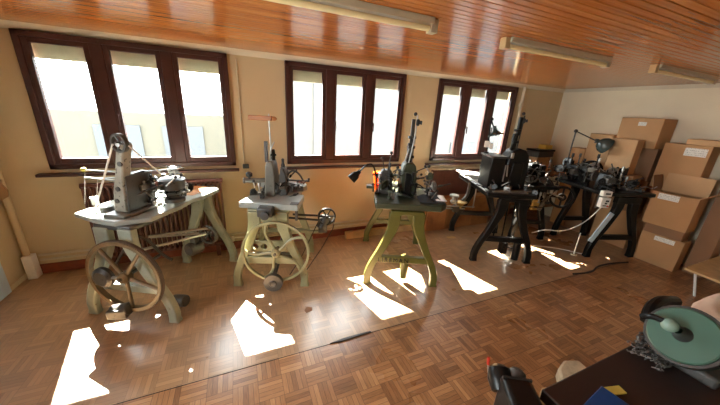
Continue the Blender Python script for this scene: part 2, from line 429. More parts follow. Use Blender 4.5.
# ------------------------------------------------------------------ machine kit
GT = [(1, 0, .118), (.92, 0, .118), (.85, .01, .115), (.76, .09, .106), (.68, .20, .098), (.58, .35, .090), (.5, .48, .086), (.43, .61, .083), (.36, .74, .080), (.30, .84, .078), (.25, .91, .077), (.18, .99, .076), (.12, 1.03, .075), (.05, 1.02, .074), (.015, 1.03, .088), (0, 1.03, .09)]
def leg(parent, xt, xf, zt, y, th, mat, foot=True):
    L = []; R = []
    s = 1 if xf >= xt else -1
    for t, g, w in GT:
        c = xt+(xf-xt)*g; L.append((c-w/2, t*zt)); R.append((c+w/2, t*zt))
    # cut in bands so every face is convex
    m = MB(); b = m.b; V = []
    for (a, z), (c, _) in zip(L, R): V.append([b.verts.new((a, y-th/2, z)), b.verts.new((c, y-th/2, z)), b.verts.new((c, y+th/2, z)), b.verts.new((a, y+th/2, z))])
    for p, q in zip(V, V[1:]):
        for i in range(4): b.faces.new((p[i], p[(i+1) % 4], q[(i+1) % 4], q[i]))
    b.faces.new(V[0]); b.faces.new(V[-1][::-1])
    o = m.build('leg', mat, parent, .009)
    return o
def legs4(parent, half, zt, depth, mat, th=.06, xt=.12, back_dx=0, rear=None):
    for s in (-1, 1): leg(parent, s*xt, s*half, zt, 0, th, mat)
    for s in (-1, 1): leg(parent, back_dx+s*xt, back_dx+s*(rear or half), zt, depth, th, mat)
def flywheel(parent, c, R, mat, spokes=5, w=.035, t=.04, a0=.3, belt=True, curved=0):
    m = MB().ring(c, (0, 1, 0), R, w, t, 56)
    cx, cy, cz = c
    m.lathe((cx, cy-.045, cz), (0, 1, 0), [(0, 0), (0, .03), (.02, .045), (.07, .045), (.09, .03), (.09, 0)], 20)
    for i in range(spokes):
        a = a0+2*PI*i/spokes; pts = []
        for k in range(7):
            rr = .03+(R-.035)*k/6; aa = a+curved*math.sin(PI*k/6)
            pts.append((cx+rr*math.cos(aa), cy, cz+rr*math.sin(aa)))
        m.tube(pts, .015, 8)
    o = m.build('flywheel', mat, parent)
    if belt: MB().ring((cx, cy, cz), (0, 1, 0), R+w/2+.004, .008, .026, 56).build('drive_belt', 'leather_belt', o)
    MB().cyl((cx, cy-.06, cz), (cx, cy+.35, cz), .014).build('axle', 'dark_steel', o)
    return o
def pulley(parent, c, R, mat='dark_steel', d=(0, 1, 0), spokes=5, name='pulley', t=.03):
    m = MB().ring(c, d, R, .011+R*.06, t, 32); a, b, dd = frame_of(d); c = Vector(c)
    m.cyl(c-dd*.03, c+dd*.03, R*.2)
    for i in range(spokes):
        q = a*math.cos(2*PI*i/spokes)+b*math.sin(2*PI*i/spokes); m.cyl(c, c+q*R, .007, seg=8)
    return m.build(name, mat, parent)
def knob(parent, p, q, mat='black_rubber', r=.02, rod='steel'):
    o = MB().cyl(p, q, .006).build('lever', rod, parent)
    MB().ball(q, r).build('knob', mat, o)
    return o
def rods(parent, name, segs, r, mat):
    m = MB()
    for p, q in segs: m.cyl(p, q, r, seg=10)
    return m.build(name, mat, parent)
def head_detail(parent, x0, x1, y0, y1, z0, z1, n, seed, sc_=1, mats=('dark_steel', 'steel', 'black_enamel', 'brass')):
    """small machined fittings: stepped shafts, nuts, guide blocks, gears - each a part"""
    r = random.Random(seed)
    for i in range(n):
        x, y, z = r.uniform(x0, x1), r.uniform(y0, y1), r.uniform(z0, z1); k = i % 6; mt = mats[r.randrange(len(mats))]
        if k == 0:
            d = Vector((r.uniform(-1, 1), r.uniform(-1, 1), r.uniform(-.2, .4))).normalized(); L = r.uniform(.08, .2)*sc_
            MB().lathe((x, y, z), d, [(0, 0), (0, .008), (L*.3, .008), (L*.3, .014), (L*.5, .014), (L*.5, .007), (L, .007), (L, 0)], 12).build('stepped_shaft', mt, parent)
        elif k == 1:
            MB().box((x, y, z), (r.uniform(.03, .09)*sc_, r.uniform(.03, .08)*sc_, r.uniform(.02, .06)*sc_), r.uniform(0, 3)).cyl((x, y, z), (x, y, z+.05), .009).build('guide_block', mt, parent, .004)
        elif k == 2:
            m = MB(); R = r.uniform(.025, .05)*sc_; d = (r.uniform(-1, 1), r.uniform(-1, .2), r.uniform(-.3, .3)); a, b, dd = frame_of(d)
            m.lathe(Vector((x, y, z))-dd*.008, dd, [(0, 0), (-.008, R*.3), (0, R*.35), (0, R), (.016, R), (.016, R*.35), (.024, R*.3), (.024, 0)], 22)
            for j in range(14): q = a*math.cos(j*PI/7)+b*math.sin(j*PI/7); m.cyl(Vector((x, y, z))+q*R*.9, Vector((x, y, z))+q*(R+.006), .004, seg=6)
            m.build('gear', mt, parent)
        elif k == 3:
            t = r.uniform(0, 6.28); knob(parent, (x, y, z), (x+.08*math.cos(t), y+.08*math.sin(t), z+r.uniform(.02, .09)), 'black_rubber', .014)
        elif k == 4:
            h = r.uniform(.06, .13)*sc_
            MB().lathe((x, y, z), (0, 0, 1), [(0, 0), (0, .022), (.012, .022), (.016, .009), (h*.7, .009), (h*.7, .017), (h, .015), (h, 0)], 14).build('spindle', mt, parent)
        else:
            t = r.uniform(0, 6.28); dx, dy = .1*math.cos(t), .1*math.sin(t)
            MB().tube([(x-dx*.6, y-dy*.6, z), (x, y, z+.03), (x+dx*.6, y+dy*.6, z+.005), (x+dx, y+dy, z+.05)], .006, 8, smooth=2).build('bent_rod', mt, parent)
def slotted_plate(x0, x1, z0, z1, holes, r, y0, y1):
    m = MB(); zm = (z0+z1)/2
    for sgn, ze in ((1, z1), (-1, z0)):
        pts = [(x0, zm)]
        for h in holes:
            for i in range(9): a = PI-PI*i/8; pts.append((h+r*math.cos(a), zm+sgn*r*math.sin(a)))
        pts += [(x1, zm), (x1, ze), (x0, ze)]
        m.poly(pts, 'y', y0, y1)
    return m
GRP = 'antique cast-iron machines in the workshop'

# ------------------------------------------------------------------ machine 1
t = thing('cast_iron_machine', 'pale grey-green iron machine with tall narrow column, in front of the column radiator', 'machine', (-.93, 2.56, 0), -28, GRP)
G = 'pale_green_paint'
for s in (-1, 1): leg(t, s*.10, s*.36, .84, 0, .06, G)
leg(t, .08, .33, .84, 1.02, .06, G); leg(t, .06, -.16, .84, .90, .06, G)
MB().poly([(-.39, .06), (-.13, -.02), (.05, -.04), (.23, .10), (.25, .40), (.23, .60), (.265, .72), (.27, .98), (.12, 1.13), (-.26, 1.06), (-.40, .44)], 'z', .865, .905).build('tabletop', 'table_paint', t, .008)
MB().poly([(-.16, .66), (.17, .70), (.20, .94), (.08, 1.04), (-.12, .98)], 'z', .905, .909).build('worn_patch', 'worn_wood_patch', t)
MB().poly([(-.16, -.02), (.15, -.02), (.18, .20), (.15, .42), (-.16, .42)], 'z', .82, .864).build('apron', 'dark_casting', t, .012)
MB().bb(-.26, .26, -.02, .03, .27, .33).build('crossbar', G, t, .006)
c = MB().poly([(-.10, .02), (.08, .02), (.11, .10), (.09, .40), (-.11, .40)], 'z', .905, .93).build('column_base', 'grey_casting', t, .008)
c = MB().poly([(-.08, .925), (.03, .925), (.055, 1.20), (.095, 1.38), (.125, 1.45), (.12, 1.48), (.09, 1.49), (.05, 1.44), (.0, 1.25), (-.05, 1.10)], 'y', .10, .18).build('column', 'chipped_casting', t, .012)
MB().poly([(.10, .93), (.35, .93), (.34, 1.22), (.29, 1.235), (.12, 1.22)], 'x', .045, .06).build('cover_plate', 'dark_casting', t, .004)  # dark plate and housing colour in the shade of the column's backlit side
MB().bb(-.06, .045, .175, .40, .93, 1.21).build('gear_housing', 'dark_casting', t, .012)
for z, x in ((1.32, .06), (1.12, .0), (1.02, -.03)): MB().lathe((x, .105, z), (0, -1, 0), [(0, .02), (.012, .018), (.014, 0)], 12).build('boss', 'dark_casting', t)
wh = pulley(t, (.135, .06, 1.485), .062, 'dark_casting', (.15, 1, 0), 3, 'handwheel')
MB().cyl((.145, .03, 1.475), (.10, .15, 1.475), .013).build('handwheel_shaft', 'steel', t)
m = MB(); pts0 = (.085, .055, 1.475); m.cyl(pts0, (-.27, .12, .91), .007); m.cyl((.205, .055, 1.47), (.20, .30, 1.22), .005)
m.build('thread', 'white_cord', t)
rods(t, 'guide_rail', [((-.62, .42, 1.16), (.0, .32, 1.20)), ((-.50, .30, 1.13), (-.06, .30, 1.12)), ((-.48, .40, 1.10), (-.06, .34, 1.16)), ((.0, .3, 1.21), (.34, .34, 1.26))], .007, 'steel')
MB().ball((-.63, .42, 1.165), .022).build('yarn_bobbin', 'yellow_paper', t)
rods(t, 'hanging_thread', [((-.52, .32, 1.13), (-.44, .2, .93)), ((-.47, .38, 1.10), (-.40, .26, .92)), ((-.62, .42, 1.16), (-.44, .2, .93))], .0018, 'white_cord')
MB().lathe((-.41, .26, .905), (0, 0, 1), [(0, 0), (0, .022), (.07, .03), (.07, 0)], 14).build('cone', 'paper_white', t)
MB().cyl((-.20, .16, .905), (-.20, .16, .945), .05, .045).build('dish', 'dark_casting', t)
# sewing mechanism right of the column
MB().lathe((.17, .45, .93), (0, 0, 1), [(0, 0), (0, .085), (.03, .085), (.04, .05), (.10, .055), (.12, .10), (.20, .105), (.22, .07), (.22, 0)], 28).build('drum', 'dark_casting', t)
MB().lathe((.17, .45, 1.0), (0, 0, 1), [(0, .07), (.012, .09), (.024, .07)], 28).build('drum_ring', 'steel', t)
head_detail(t, .06, .24, .26, .62, .93, 1.18, 36, 11, 1, ('dark_steel', 'steel', 'dark_steel', 'black_enamel'))
fw = flywheel(t, (.075, -.075, .455), .295, 'brown_rim_paint', 5, .028, .04, .95)
MB().cyl((.14, .04, .84), (-.05, -.03, .50), .01).build('pitman_rod', 'dark_steel', t)
MB().lathe((-.10, -.12, .44), (0, 1, 0), [(0, 0), (0, .06), (.02, .085), (.05, .085), (.05, 0)], 24).build('counterweight', 'dark_casting', t)
rods(t, 'crank_link', [((-.10, -.09, .44), (.06, -.09, .455)), ((-.12, -.08, .44), (-.16, -.04, .30))], .014, 'steel')
MB().box((.0, -.12, .15), (.14, .10, .08), .3).cyl((-.06, -.12, .15), (.08, -.1, .18), .05).build('treadle', 'dark_casting', t, .01)
rods(t, 'under_shaft', [((-.02, .30, .62), (.34, .62, .60)), ((-.1, .4, .56), (.33, .68, .525)), ((.10, .02, .63), (.33, .58, .55))], .012, 'steel')
pulley(t, (.33, .62, .525), .088, 'dark_casting', (.1, 1, 0), 6, 'drive_pulley')
MB().lathe((.15, .54, .37), (.3, 1, 0), [(0, 0), (0, .06), (.02, .07), (.13, .07), (.15, .05), (.15, 0)], 20).box((.18, .61, .46), (.06, .06, .10)).build('motor', 'dark_casting', t, .006)
MB().tube([(.12, .03, .78), (.17, .1, .70), (.2, .14, .58), (.235, .18, .50), (.26, .2, .47)], .012, 8, smooth=2).build('linkage', 'dark_steel', t)
tag(MB().lathe((-.60, 2.60, .055), (1, -.6, .1), [(-.06, 0), (-.06, .05), (-.045, .055), (.045, .055), (.06, .05), (.06, 0)], 20).build('cable_drum', 'dark_casting'), 'small dark grey cylinder lying on the floor beside the pale grey-green machine', 'part')

# ------------------------------------------------------------------ machine 2
t = thing('cast_iron_machine', 'cream-green iron machine with thin-rimmed flywheel and wooden bar on a rod above', 'machine', (.215, 2.66, 0), -19, GRP)
G = 'cream_green_paint'
for s in (-1, 1): leg(t, s*.13, s*.335, .83, 0, .06, G)
for s in (-1, 1): leg(t, .02+s*.15, .02+s*.31, .83, .74, .055, G)
MB().poly([(-.28, .03), (.29, -.03), (.31, .30), (.23, .36), (.25, .62), (.30, .70), (.25, .90), (.05, 1.0), (-.16, .70)], 'z', .845, .91).build('tabletop', 'table_paint', t, .010)
MB().bb(-.20, .20, .0, .62, .80, .845).build('apron', G, t, .012)
MB().bb(-.16, .16, -.02, .03, .72, .80).build('frame_head', G, t, .01)
slotted_plate(-.22, .20, .38, .50, (-.15, -.065), .032, .02, .05).build('slotted_plate', G, t, .003)
MB().bb(-.27, .27, -.03, .02, .27, .35).build('crossbar', G, t, .008)
MB().bb(-.2, .2, .06, .10, .30, .34).build('polished_bar', 'steel', t, .004)
MB().bb(-.24, .25, .72, .76, .27, .33).build('crossbar', G, t, .008)
c = MB().poly([(-.085, .91), (.025, .91), (.03, 1.10), (.02, 1.22), (.005, 1.27), (-.045, 1.27), (-.065, 1.22), (-.075, 1.05)], 'y', .22, .42).build('column', 'grey_casting', t, .014)
MB().bb(-.075, -.045, .27, .31, 1.25, 1.46).build('upright', 'dark_casting', t, .004)
MB().poly([(.05, .91), (.14, .91), (.13, 1.14), (.105, 1.20), (.075, 1.20), (.06, 1.10)], 'y', .26, .42).build('side_column', 'dark_casting', t, .012)
MB().lathe((.09, .34, 1.19), (0, 0, 1), [(0, .02), (.03, .02), (.05, .012), (.09, .015), (.1, 0)], 14).build('finial', 'dark_steel', t)
MB().cyl((-.015, .30, 1.24), (-.02, .30, 1.72), .006).build('spool_rod', 'steel', t)
MB().bb(-.21, .01, .27, .33, 1.655, 1.70).lathe((.01, .3, 1.677), (1, 0, 0), [(0, .02), (.03, .02), (.05, 0)], 12).build('wooden_bar', 'orange_wood', t, .006)
wh = pulley(t, (.01, .27, 1.33), .05, 'black_enamel', (1, .35, 0), 6, 'tension_wheel')
MB().tube([(-.01, .26, 1.24), (-.02, .25, 1.32), (.0, .25, 1.40), (.03, .26, 1.46)], .006, 8, smooth=2).build('wheel_bracket', 'steel', t)
MB().cyl((-.28, .26, 1.06), (-.08, .30, 1.06), .026, .022).lathe((-.28, .26, 1.06), (-1, 0, 0), [(0, .032), (.012, .032), (.02, 0)], 14).build('side_arm', 'grey_casting', t)
MB().lathe((-.235, .265, 1.075), (0, 0, 1), [(0, .012), (.02, .012), (.03, .03), (.06, .032), (.075, .015), (.075, 0)], 16).build('knob', 'black_rubber', t)
MB().tube([(.12, .36, 1.06), (.14, .36, 1.13), (.19, .36, 1.165), (.25, .36, 1.13), (.29, .36, 1.06)], .010, 8, smooth=2).cyl((.10, .36, 1.055), (.36, .36, 1.05), .009).build('curved_handle', 'dark_steel', t)
MB().box((-.17, .27, .925), (.14, .05, .03), .25).box((-.10, .45, .93), (.08, .08, .04), .1).build('slide_block', 'dark_casting', t, .004)
MB().lathe((-.13, .40, 1.0), (0, 1, 0), [(0, 0), (0, .05), (.02, .055), (.04, .05), (.04, 0)], 22).cyl((-.13, .42, .91), (-.13, .42, 1.0), .012).build('dial', 'steel', t)
MB().box((.22, .44, .95), (.13, .10, .06), .1).build('block', 'dark_casting', t, .006)
MB().box((.14, .60, .94), (.12, .2, .05), .1).build('work_plate', 'steel', t, .005)
MB().bb(-.08, .06, -.10, .02, .80, .89).build('clamp_bracket', 'dark_casting', t, .012)
MB().lathe((.0, -.12, .83), (0, -1, 0), [(-.03, .03), (0, .04), (.02, .04), (.03, 0)], 16).build('clamp_knob', 'black_rubber', t)
MB().box((.25, .02, .88), (.08, .07, .07)).cyl((.27, .0, .74), (.27, .0, .86), .014).build('end_bracket', 'dark_casting', t, .006)
head_detail(t, -.20, .26, .12, .62, .92, 1.04, 32, 5, 1, ('steel', 'dark_steel', 'black_enamel'))
fw = flywheel(t, (.075, -.085, .435), .315, G, 5, .022, .03, .55, False, .22)
MB().lathe((.05, -.16, .125), (0, 1, 0), [(0, 0), (-.01, .03), (0, .04), (.004, .092), (.045, .095), (.05, 0)], 28).build('treadle_disc', 'dark_casting', t)
rods(t, 'treadle_bar', [((.035, -.12, .105), (.03, .35, .14)), ((.035, -.11, .10), (.06, -.06, .30))], .013, 'dark_steel')
rods(t, 'counter_shaft', [((.16, .45, .63), (.56, .45, .62)), ((.12, .42, .60), (.46, .43, .575))], .012, 'dark_steel')
pulley(t, (.545, .45, .615), .095, 'black_enamel', (-.25, 1, 0), 6, 'drive_pulley', .035)
MB().cyl((.48, .46, .46), (.54, .50, .60), .06).box((.50, .48, .47), (.10, .10, .12)).build('motor', 'dark_casting', t, .012)
MB().bb(.22, .50, .44, .49, .40, .43).build('motor_bracket', G, t, .004)
MB().tube([(.64, .45, .60), (.62, .42, .48), (.50, .22, .32), (.37, -.05, .22)], .007, 6).tube([(.46, .45, .575), (.30, .05, .30), (.20, -.07, .17)], .006, 6).build('drive_belt', 'leather_belt', t)

# ------------------------------------------------------------------ machine 3
t = thing('cast_iron_machine', 'olive green iron machine with raised letters on the crossbar of its arched legs', 'machine', (1.52, 2.24, 0), -23.5, GRP)
G = 'olive_paint'
legs4(t, .355, .84, 1.04, G, .062, .122)
MB().poly([(-.17, .86), (.17, .86), (.17, .80), (.10, .80), (.05, .82), (-.05, .82), (-.10, .80), (-.17, .80)], 'y', -.032, .032).build('arch', G, t, .006)
MB().bb(-.17, .17, 1.01, 1.07, .80, .86).build('arch', G, t, .006)
cb = MB().bb(-.29, .29, -.028, .028, .275, .345).build('crossbar', G, t, .007)
cu = bpy.data.curves.new('lettering', 'FONT'); cu.body = 'LIREMAN'; cu.size = .068; cu.extrude = .004; cu.align_x = 'CENTER'; cu.space_character = 1.25
o = bpy.data.objects.new('lettering', cu); C.objects.link(o); dg = bpy.context.evaluated_depsgraph_get(); me = bpy.data.meshes.new_from_object(o.evaluated_get(dg)); bpy.data.objects.remove(o); o = bpy.data.objects.new('lettering', me); C.objects.link(o); o.parent = cb; o.location = (-.10, -.031, .288); o.rotation_euler = (PI/2, 0, 0); o.data.materials.clear(); o.data.materials.append(M['black_enamel'])
MB().bb(-.31, .31, 1.015, 1.065, .29, .35).build('crossbar', G, t, .007)
MB().poly([(-.33, -.02), (.33, -.03), (.40, .06), (.40, .40), (.30, .62), (-.22, .62), (-.33, .30)], 'z', .87, .935).build('tabletop', 'dark_green_paint', t, .012)
MB().poly([(-.2, .5), (.2, .5), (.2, 1.08), (-.2, 1.08)], 'z', .855, .90).build('extension_table', 'dark_green_paint', t, .01)
MB().lathe((.04, .05, .06), (0, 0, 1), [(0, 0), (0, .038), (.06, .044), (.22, .05), (.26, .05), (.26, 0)], 20).build('treadle_post', G, t)
c = MB().poly([(-.075, .935), (.105, .935), (.10, 1.20), (.085, 1.27), (.06, 1.30), (-.02, 1.30), (-.045, 1.27), (-.065, 1.15)], 'y', .24, .42).build('column', 'dark_green_paint', t, .016)
MB().bb(-.02, .05, .215, .245, .95, 1.20).build('cover_plate', 'black_enamel', t, .006)
MB().poly([(-.29, .935), (-.14, .935), (-.145, 1.17), (-.165, 1.20), (-.25, 1.20), (-.28, 1.17)], 'y', .30, .42).build('side_column', 'dark_casting', t, .014)
m = MB().bb(-.015, .035, .30, .34, 1.28, 1.50).bb(.0, .035, .30, .33, 1.50, 1.74); m.build('needle_bar', 'dark_steel', t, .004)
rods(t, 'slide_rod', [((.0, .27, 1.25), (.045, .28, 1.60)), ((.045, .32, 1.30), (.055, .32, 1.78)), ((-.04, .30, 1.26), (.0, .29, 1.46))], .008, 'steel')
MB().lathe((.05, .30, 1.71), (1, -.4, 0), [(0, 0), (0, .03), (.02, .035), (.03, .015), (.05, .02), (.05, 0)], 16).ball((.03, .31, 1.79), .018).build('tension_knob', 'black_rubber', t)
for z in (1.36, 1.46, 1.56): MB().box((.02, .31, z), (.075, .05, .028), .2).build('clamp_block', 'dark_casting', t, .004)
for i, (x, z, dx, dz) in enumerate([(-.24, 1.20, -.03, .13), (-.20, 1.20, .02, .19), (-.14, 1.12, .04, .12), (.12, 1.12, .16, .06), (.12, 1.03, .18, -.01), (.10, 1.20, .13, .07), (-.28, 1.02, -.07, .02)]):
    knob(t, (x, .32, z), (x+dx, .30, z+dz), 'black_rubber', .017, 'dark_steel')
head_detail(t, -.30, .32, .10, .44, .94, 1.20, 64, 21, 1.1, ('dark_steel', 'dark_steel', 'black_enamel', 'steel', 'dark_green_paint'))
MB().bb(-.42, -.33, .30, .40, .99, 1.02).cyl((-.34, .36, .94), (-.34, .36, 1.0), .012).build('side_shelf', 'dark_green_paint', t, .004)
la = thing('gooseneck_lamp', 'small black spotlight lamp on a thin arm at the olive machine', 'lamp', (1.28, 2.64, 1.12), -23.5)
MB().tube([(.08, .02, -.185), (.06, .02, .0), (.02, .02, .14), (-.05, .02, .14), (-.13, .02, .05)], .009, 8, smooth=2).build('arm', 'black_enamel', la)
MB().lathe((-.12, .02, .06), (-.7, -.1, -.7), [(0, 0), (0, .02), (.03, .025), (.06, .045), (.13, .052), (.13, .045), (.07, .03), (.07, 0)], 20).build('lamp_shade', 'black_enamel', la)
MB().cyl((.08, .02, -.185), (.08, .02, -.16), .03).build('lamp_base', 'black_enamel', la)
# cloth and orange tray on the table
cl = thing('work_cloth', 'crumpled black and white cloth on the olive machine table', 'cloth', (1.52+.26*.917+.16*.4, 2.24-.26*.4+.16*.917, .937), -23.5)
f = lambda u, v: (-.13+.26*u, -.11+.22*v, .055*abs(math.sin(5*u+2*v))*(1-abs(2*u-1)**3)*(1-abs(2*v-1)**3)*1.4+.008)
MB().sheet(f, 18, 16, .006).build('black_cloth', 'black_cloth', cl)
f2 = lambda u, v: (.03+.11*u, -.10+.11*v, .03*abs(math.sin(4*u+5*v+1))*(1-abs(2*u-1)**3)*(1-abs(2*v-1)**3)*1.6+.03)
MB().sheet(f2, 14, 12, .004).build('white_cloth', 'white_cloth', cl)
b = thing('plastic_tub', 'translucent orange plastic tub behind the columns of the olive machine', 'container', (1.52-.26*.917+.50*.4, 2.24+.26*.4+.50*.917, .937), -23.5)
m = MB(); m.lathe((0, 0, 0), (0, 0, 1), [(0, 0), (0, .065), (.19, .085), (.19, .08), (.01, .06), (.01, 0)], 28); m.build('tub', 'orange_plastic', b)
MB().lathe((0, 0, .18), (0, 0, 1), [(0, .084), (.0, .093), (.014, .093), (.014, .083)], 28).build('rim', 'orange_plastic', b)

# ------------------------------------------------------------------ machine 4
t = thing('cast_iron_machine', 'black iron machine with two tall black columns, in front of the far window', 'machine', (3.05, 2.26, 0), -23.8, GRP)
G = 'black_enamel'
legs4(t, .345, .85, .96, G, .065, .125)
MB().poly([(-.17, .87), (.17, .87), (.17, .80), (.10, .80), (.05, .83), (-.05, .83), (-.10, .80), (-.17, .80)], 'y', -.034, .034).build('arch', G, t, .006)
MB().bb(-.30, .30, -.03, .03, .29, .355).build('crossbar', G, t, .007)
MB().bb(-.30, .30, .93, .99, .29, .355).build('crossbar', G, t, .007)
MB().poly([(-.34, -.02), (.0, -.06), (.26, -.02), (.33, .10), (.33, .60), (.22, 1.02), (-.34, 1.06)], 'z', .875, .93).build('tabletop', G, t, .012)
MB().cyl((.17, -.02, .06), (.17, -.02, .29), .046).cyl((.17, -.02, .055), (.17, -.02, .075), .03).build('treadle_post', G, t)
MB().box((.06, .10, .16), (.08, .10, .16), .2).build('treadle_block', G, t, .012)
rods(t, 'treadle_rod', [((.02, .1, .12), (.06, .2, .85)), ((-.10, .1, .30), (.0, .2, .82)), ((.1, .05, .25), (.12, .16, .82)), ((.06, .04, .20), (.17, -.02, .20))], .009, 'black_enamel')
c = MB().poly([(-.26, .93), (-.09, .93), (-.09, 1.31), (-.105, 1.325), (-.25, 1.325), (-.265, 1.31)], 'y', .20, .52).build('box_housing', G, t, .012)
MB().bb(-.28, -.075, .18, .54, 1.32, 1.345).build('housing_lid', 'dark_steel', t, .005)
c = MB().poly([(-.085, .93), (.23, .93), (.22, 1.30), (.20, 1.38), (.15, 1.43), (.07, 1.45), (.0, 1.42), (-.05, 1.34)], 'y', .22, .44).build('column', G, t, .022)
MB().poly([(.0, .98), (.15, .98), (.145, 1.28), (.01, 1.28)], 'y', .205, .222).build('cover_plate', G, t, .006)
m = MB().bb(-.005, .05, .30, .35, 1.42, 1.62).bb(.025, .065, .30, .34, 1.60, 1.82); m.build('needle_bar', G, t, .005)
rods(t, 'slide_rod', [((-.02, .30, 1.42), (.045, .31, 1.72)), ((.07, .32, 1.44), (.08, .32, 1.84)), ((.0, .34, 1.60), (.09, .34, 1.66))], .008, 'dark_steel')
for z in (1.52, 1.66): MB().box((.03, .31, z), (.07, .05, .03), .2).build('clamp_block', G, t, .004)
MB().lathe((.06, .30, 1.78), (1, -.4, 0), [(0, 0), (0, .028), (.02, .03), (.03, .014), (.05, .018), (.05, 0)], 16).ball((.055, .31, 1.86), .02).build('tension_knob', 'black_rubber', t)
MB().box((-.02, .21, 1.36), (.035, .02, .07)).build('oil_glass', 'steel', t, .005)
for x in (-.20, -.10, .02, .13): MB().bb(x-.055, x+.045, .02, .06, .932, .942).build('guide_strip', 'steel', t)
rods(t, 'table_rail', [((-.36, .0, .95), (-.36, 1.0, .95)), ((-.31, .04, .945), (-.31, 1.0, .945)), ((-.25, .02, .945), (.3, .12, .945))], .010, 'steel')
rods(t, 'bright_rod', [((-.075, .21, 1.03), (-.075, .21, 1.24)), ((-.04, .20, 1.1), (-.055, .205, 1.24))], .008, 'steel')
# side apparatus on the left end
rods(t, 'side_rail', [((-.58, .30, .575), (-.58, .30, .76)), ((-.86, .22, .655), (-.33, .30, .64)), ((-.80, .26, .61), (-.45, .32, .60)), ((-.345, .31, .62), (-.345, .31, .89))], .009, 'steel')
MB().lathe((-.63, .28, .715), (0, 0, 1), [(-.03, 0), (-.03, .03), (.0, .045), (.02, .025), (.05, .02), (.06, .06), (.085, .06), (.09, 0)], 20).build('clamp_wheel', 'steel', t)
MB().lathe((-.52, .30, .645), (0, 0, 1), [(-.03, 0), (-.03, .015), (.0, .025), (.03, .05), (.05, .08), (.06, .08), (.07, 0)], 20).build('brass_cup', 'brass', t)
MB().lathe((-.58, .31, .60), (.2, -1, 0), [(-.03, 0), (-.03, .05), (.0, .055), (.03, .05), (.03, 0)], 20).build('clamp_nut', 'dark_steel', t)
MB().tube([(-.345, .55, .93), (-.36, .52, .86), (-.385, .46, .79), (-.43, .40, .73), (-.50, .34, .70)], .022, 10, smooth=2).build('curved_arm', 'grey_casting', t)
MB().poly([(-.37, .80), (-.08, .76), (-.06, 1.03), (-.39, 1.07)], 'z', .975, .985).bb(-.33, -.10, .82, 1.01, .93, .976).build('work_plate', 'paper_white', t, .003)
head_detail(t, -.30, .28, .05, .20, .94, 1.00, 10, 31, 1, ('steel', 'dark_steel', 'black_enamel'))
head_detail(t, -.10, .25, .5, .9, .94, 1.15, 16, 32, 1, ('steel', 'dark_steel', 'black_enamel'))
la = thing('gooseneck_lamp', 'black bell-shaped work lamp on a thin stem beside the black columns', 'lamp', (3.05-.24*.915+.46*.404, 2.26+.24*.404+.46*.915, 1.346), -23.8)
MB().cyl((0, 0, 0), (0, 0, .02), .03).tube([(0, 0, 0), (.0, 0, .20), (-.02, 0, .34), (-.01, 0, .43)], .012, 8, smooth=1).cyl((-.01, 0, .41), (.03, -.02, .32), .009).ball((-.01, 0, .43), .022).build('arm', 'black_enamel', la)
MB().lathe((.03, -.02, .35), (.25, -.2, -1), [(0, 0), (0, .02), (.05, .025), (.08, .045), (.115, .10), (.12, .10), (.09, .04), (.06, 0)], 24).build('lamp_shade', 'lamp_enamel', la)
MB().ball((.055, -.04, .255), .028).build('bulb', 'white_plastic', la)
MB().bb(-.06, -.0, -.05, -.03, .08, .16).bb(.01, .05, -.05, -.03, .06, .14).build('paper_tag', 'paper_white', la)

# ------------------------------------------------------------------ machine 5 (bench machine at right)
t = thing('cast_iron_machine', 'black iron machine with white switch boxes on its front leg, beside the cardboard boxes', 'machine', (4.73, 1.87, 0), -18, GRP)
legs4(t, .33, .87, .72, G, .065, .11, rear=.26)
MB().bb(-.18, .18, -.034, .034, .80, .89).build('arch', G, t, .006)
MB().bb(-.30, .30, -.03, .03, .27, .335).build('crossbar', G, t, .007)
MB().bb(-.24, .24, .69, .75, .27, .335).build('crossbar', G, t, .007)
MB().poly([(-.42, -.05), (.33, -.05), (.34, .55), (.24, .80), (-.42, .82)], 'z', .90, .95).build('tabletop', G, t, .010)
sw = MB().box((-.45, -.10, .835), (.115, .06, .13), -.1).build('switch_box', 'white_plastic', t, .008)
MB().box((-.44, -.131, .862), (.04, .008, .022), -.1).box((-.45, -.131, .83), (.028, .008, .02), -.1).box((-.46, -.131, .80), (.045, .008, .012), -.1).build('switch_mark', 'black_rubber', sw)
MB().cyl((-.42, -.128, .795), (-.42, -.14, .795), .011).build('button', 'red_plastic', sw)
sw = MB().box((-.46, -.10, .955), (.115, .06, .07), -.1).build('switch_box', 'white_plastic', t, .008)
MB().box((-.46, -.131, .957), (.06, .008, .02), -.1).build('switch_mark', 'black_rubber', sw)
MB().bb(-.50, -.40, -.07, -.045, .74, .94).build('mounting_plate', 'dark_casting', t)
MB().box((-.30, -.04, .46), (.07, .014, .46), 0, 0, .42).build('lit_leg_strip', 'blue_paint', t)  # pale strip coloured in for the light falling on the black leg
# row of heads on the table
for i, (x, y) in enumerate([(-.30, .15), (-.28, .45), (-.26, .70), (.0, .30)]):
    MB().poly([(x-.05, .95), (x+.05, .95), (x+.04, 1.10), (x+.02, 1.17), (x-.02, 1.17), (x-.045, 1.08)], 'y', y-.06, y+.06).build('head_casting', G, t, .012)
    pulley(t, (x-.03, y-.10, 1.10), .06, 'dark_steel', (1, .6, 0), 5, 'handwheel')
MB().ring((-.05, .62, 1.12), (.6, 1, 0), .13, .03, .03, 36).cyl((-.05, .62, .95), (-.05, .62, 1.12), .03).build('ring_guide', G, t)
head_detail(t, -.46, -.02, .0, .80, .96, 1.22, 90, 41, 1.5, ('dark_casting', 'black_enamel', 'black_enamel', 'black_enamel', 'steel'))
head_detail(t, -.05, .30, .02, .55, .96, 1.08, 30, 42, 1.2, ('dark_steel', 'dark_steel', 'black_enamel', 'black_enamel', 'steel'))
